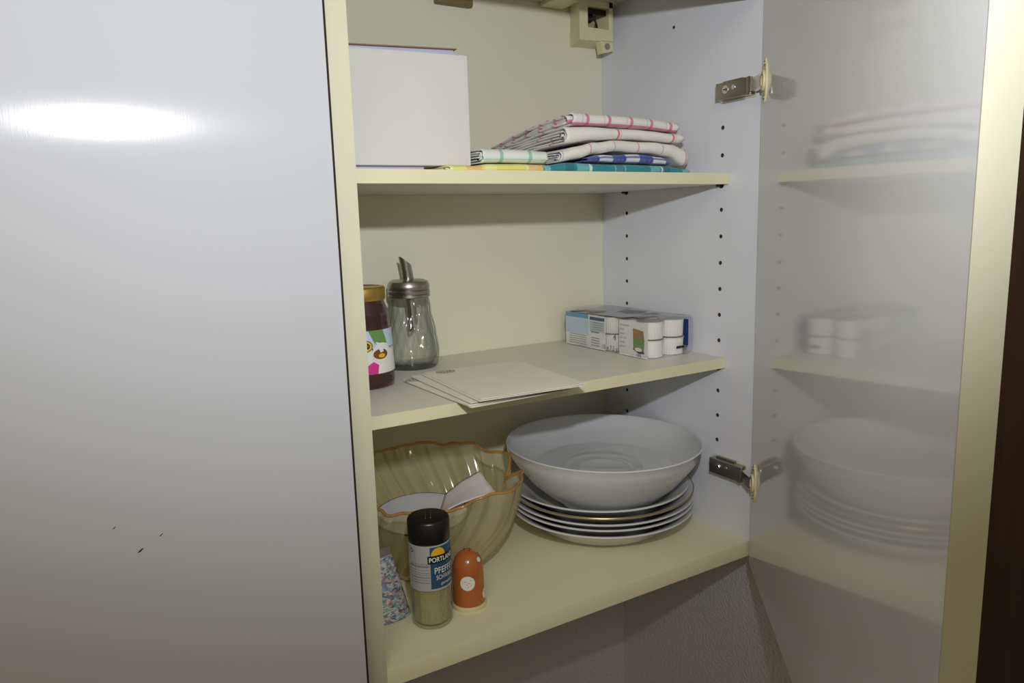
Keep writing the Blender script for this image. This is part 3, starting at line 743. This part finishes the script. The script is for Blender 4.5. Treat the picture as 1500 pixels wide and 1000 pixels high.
def gpt(i, t, off=0):       # t: 0 foot .. 1 rim
    tw = math.radians(46) * (1 - t) ** 1.2
    ad = (i / SEG * 360 - 180); ar = math.radians(ad)
    R_ = rimr(ad); Z = rimz(ad)
    base = .043
    r = base + (R_ - base) * (1 - (1 - t) ** 1.9) ** .9 if t > 0 else base
    z = .004 + (Z - .004) * t ** 1.25
    amp = .0046 * min(1, t * 5) * (1 - .55 * t)
    r += amp * abs(math.cos(NR / 2 * ar)) * 1.6 - amp + off
    a = ar - tw
    return gc + Vector((r * math.cos(a), r * math.sin(a), z))
def clampx(p): p = p.copy(); p.x = max(p.x, -W + .004); p.y = min(p.y, YB - .004); return p
bm = bmesh.new()
def shell(off):
    g = [[bm.verts.new(clampx(gpt(i, j / NV, off))) for j in range(NV + 1)] for i in range(SEG)]
    for i in range(SEG):
        A, B = g[i], g[(i + 1) % SEG]
        for j in range(NV): bm.faces.new((A[j], B[j], B[j + 1], A[j + 1]))
    return g
g = shell(0)
cv = bm.verts.new(gc + Vector((0, 0, .005)))
for i in range(SEG): bm.faces.new((g[(i + 1) % SEG][0], g[i][0], cv))
body = obj('bowl_glass', bm, M['amber'], gt, angle=80)
bm = bmesh.new(); ft = [(.0, .0008), (.038, .0008), (.042, .0008), (.044, .0045), (.0, .0045)]
lathe(bm, ft, gc, 64); obj('bowl_foot', bm, M['amber'], gt)
bm = bmesh.new(); tube(bm, [clampx(gpt(i, 1)) for i in range(0, SEG, 2)], .0018, 8, True)
obj('bowl_rim', bm, M['amberrim'], gt, angle=80)

# small dish and paper lying in the glass bowl
dc = Vector((-.373, .142, T3 + .0760))
dt = thing('small_dish', 'small white dish with dark blue rim lying inside the amber glass bowl', 'dish', tuple(dc - Vector((0, 0, .012))))
bm = bmesh.new(); DR = .0520
lathe(bm, [(0, -.0120), (.024, -.0120), (.026, -.0110), (.044, -.0030), (DR, .0), (DR - .0006, .0012), (.043, -.0010), (.025, -.0085), (0, -.0095)], dc, 72, tilt=(.02, .06))
obj('dish_body', bm, M['porcelain'], dt, angle=60)
bm = bmesh.new(); tube(bm, [dc + Vector((DR * math.cos(t), DR * math.sin(t), .0006 + .02 * DR * math.cos(t) + .06 * DR * math.sin(t))) for t in [2 * PI * i / 72 for i in range(72)]], .0009, 6, True)
obj('blue_rim', bm, M['bluerim'], dt)
bm = bmesh.new(); N = 12; PP = [Vector((-.3680, .1130, T3 + .0830)), Vector((-.3350, .1600, T3 + .0850)), Vector((-.2960, .1450, T3 + .1090)), Vector((-.3020, .0960, T3 + .0990))]
g = []
for i in range(N + 1):
    row = []
    for j in range(N + 1):
        u, v = i / N, j / N
        p = PP[0] * (1 - u) * (1 - v) + PP[1] * (1 - u) * v + PP[3] * u * (1 - v) + PP[2] * u * v
        p = p + Vector((0, 0, .003 * math.sin(u * 3.1) - .004 * math.sin(v * 3.1) * (1 - u) + .001 * noise.noise(p * 60)))
        row.append(bm.verts.new(p))
    g.append(row)
for i in range(N):
    for j in range(N): bm.faces.new((g[i][j], g[i + 1][j], g[i + 1][j + 1], g[i][j + 1]))
o = obj('folded_paper', bm, M['paperw'], None, angle=80); s_ = o.modifiers.new('t', 'SOLIDIFY'); s_.thickness = .0006
tag(o, 'folded white paper sheet sticking up inside the amber glass bowl', 'paper')

# ---------------------------------------------------------------- pepper shaker
pp = (-.4041, .0526, T3)
pt = thing('pepper_shaker', 'glass pepper shaker with black cap at the front of the bottom board', 'shaker', pp)
PR = .0205
bm = bmesh.new(); lathe(bm, [(0, .0), (.0165, .0), (.0190, .0012), (PR, .0040), (PR, .0900), (.0195, .0920), (0, .0920)], pp, 72); obj('glass_body', bm, M['jarglass'], pt, angle=50)
bm = bmesh.new(); lathe(bm, [(0, .0035), (.0160, .0035), (.0186, .0060), (.0188, .0500), (.0, .0510)], pp, 12, rfun=lambda r, z, a: r * 1.0); obj('ground_pepper', bm, M['pepper'], pt, smooth=False)
bm = bmesh.new(); lathe(bm, [(PR + .0002, .0420), (PR + .0004, .0422), (PR + .0004, .0888), (PR + .0002, .0890)], pp, 72); obj('paper_sleeve', bm, M['sleeve'], pt)
bm = bmesh.new(); lathe(bm, [(.0190, .0905), (.0208, .0905), (.0210, .0912), (.0210, .1095), (.0200, .1118), (.0180, .1126), (0, .1126)], pp, 72); cap = obj('cap', bm, M['black'], pt, angle=50)
bm = bmesh.new()
ca = Vector((.40, .92, 0)).normalized(); cb_ = Vector((.92, -.40, 0)).normalized()
for s in (-.0026, .0026):
    c_ = Vector((pp[0], pp[1], T3 + .1127)) + cb_ * s
    prism(bm, [(-.0075, -.0004), (.0075, -.0004), (.0075, .0004), (-.0075, .0004)], lambda u, v, k, c_=c_: c_ + ca * u + cb_ * v + Vector((0, 0, k * .0004)))
obj('cap_ridge', bm, M['metal'], cap, smooth=False)
th = math.atan2(-.633, -.273)
P = Print(cylmap(pp, PR + .0005, th), .0012)
P.rect(.0000, .0440, .0445, .0875, M['navy'], 0)
P.poly([(.0085 + .0075 * math.cos(PI * i / 14), .0788 + .0078 * math.sin(PI * i / 14)) for i in range(15)], M['yellow'], 1)
P.rect(-.0025, .0300, .0708, .0788, M['prblack'], 2); P.text('PORTLAND', -.0010, .0724, .0048, M['prwhite'], 3, .0290, .02)
P.text('PFEFFER', .0040, .0600, .0066, M['prwhite'], 2, .0260, .005); P.text('SCHWARZ', .0055, .0535, .0048, M['prwhite'], 2, .0220)
P.text('gemahlen', .0100, .0478, .0030, M['prwhite'], 2, .0160)
for i, (z0, z1) in enumerate(((.0700, .0706), (.0670, .0690), (.0640, .0646), (.0610, .0618), (.0590, .0596), (.0560, .0572), (.0535, .0541), (.0505, .0515))):
    P.rect(-.0240, -.0010, z0, z1, M['prgrey'], 0)
P.rect(-.0160, -.0156, .0440, .0880, M['prgrey'], 1)
P.ring(-.0200, .0835, .0022, .0024, .0007, M['prblack'], 1)
P.build('printed_label', pt)

# ---------------------------------------------------------------- orange salt shaker
oc = (-.3586, .0600, T3)
ot = thing('salt_shaker', 'small domed orange salt shaker with round stickers beside the pepper', 'shaker', oc)
bm = bmesh.new(); lathe(bm, [(0, .0), (.0180, .0), (.0185, .0010), (.0185, .0040), (.0176, .0050), (0, .0050)], oc, 56); obj('base_ring', bm, M['ivory'], ot)
def ore(z):
    return .0170 - .0008 * (z - .005) / .035 if z < .040 else .0162 * math.sqrt(max(0, 1 - ((z - .040) / .0215) ** 2.2))
bm = bmesh.new(); lathe(bm, [(.0168, .0048)] + [(ore(z), z) for z in [.0055 + (.0613 - .0055) * i / 34 for i in range(35)]] + [(0, .0615)], oc, 64); obj('shaker_body', bm, M['orange'], ot, angle=60)
bm = bmesh.new()
for a, b in ((0, 0), (.003, .001), (-.002, .003), (.001, -.003)): cyl(bm, (oc[0] + a, oc[1] + b, T3 + .0600), (oc[0] + a, oc[1] + b, T3 + .0616), .0007, 8)
obj('pour_holes', bm, M['dark'], ot)
th = math.atan2(-.64, -.318)
def om(u, v, k): r = ore(v) + .0003 + k * .00012; a = th + u / .0166; return Vector((oc[0] + r * math.cos(a), oc[1] + r * math.sin(a), T3 + v))
P = Print(om, .0012)
P.disc(-.0010, .0315, .0078, .0078, M['prwhite'], 0); P.disc(.0215, .0150, .0055, .0060, M['prwhite'], 0); P.disc(.0170, .0530, .0034, .0022, M['prwhite'], 0)
for (u, v, a) in ((-.003, .0335, .4), (.0005, .0320, -.5), (.0025, .0295, .6), (.0205, .017, .3), (.0225, .0135, -.4)):
    c_, s_ = math.cos(a), math.sin(a); P.poly([(u - .0012 * c_, v - .0012 * s_ - .0003), (u + .0012 * c_, v + .0012 * s_ - .0003), (u + .0012 * c_, v + .0012 * s_ + .0003), (u - .0012 * c_, v - .0012 * s_ + .0003)], M['prred'], 1)
for (u, v) in ((-.002, .0302), (.0015, .0345), (-.001, .0272)): P.rect(u, u + .0012, v, v + .0007, M['prgrey'], 1)
P.build('stickers', ot)

# ---------------------------------------------------------------- flecked foil packet
bt2 = thing('foil_packet', 'flecked blue and pink foil packet leaning behind the left frame', 'packet', (-.447, .070, T3))
bm = bmesh.new(); N = 18; g0 = []; g1 = []
for side_, gg in ((1, g0), (-1, g1)):
    for i in range(N + 1):
        row = []
        for j in range(N + 1):
            u, v = i / N * 2 - 1, j / N
            wd = .0270 - .0110 * v; x = u * wd; th_ = .0125 * (1 - u * u) ** .6 * (1 - v) ** .55 * (.25 + .75 * min(1, v * 8 + .7)) if abs(u) < 1 else 0
            z = .0005 + .0600 * v; y = side_ * -th_ + .018 * v
            w_ = .0010 * noise.noise(Vector((x * 120, z * 120, side_)))
            row.append(bm.verts.new(Vector((-.4440 + x, .0790 + y + w_, T3 + z))))
        gg.append(row)
for gg in (g0, g1):
    for i in range(N):
        for j in range(N): bm.faces.new((gg[i][j], gg[i + 1][j], gg[i + 1][j + 1], gg[i][j + 1]))
bmesh.ops.remove_doubles(bm, verts=bm.verts[:], dist=.0002); bmesh.ops.recalc_face_normals(bm, faces=bm.faces[:])
obj('packet_body', bm, M['packet'], bt2, angle=80)
bm = bmesh.new(); bx(bm, -.4590, -.4290, .0965, .0975, T3 + .0600, T3 + .0690, .0003); obj('packet_seal', bm, thin_glass('clear_packet_film', (.8, .8, .78), (.5, .5, .5), .1, .1, 1, .3), bt2)
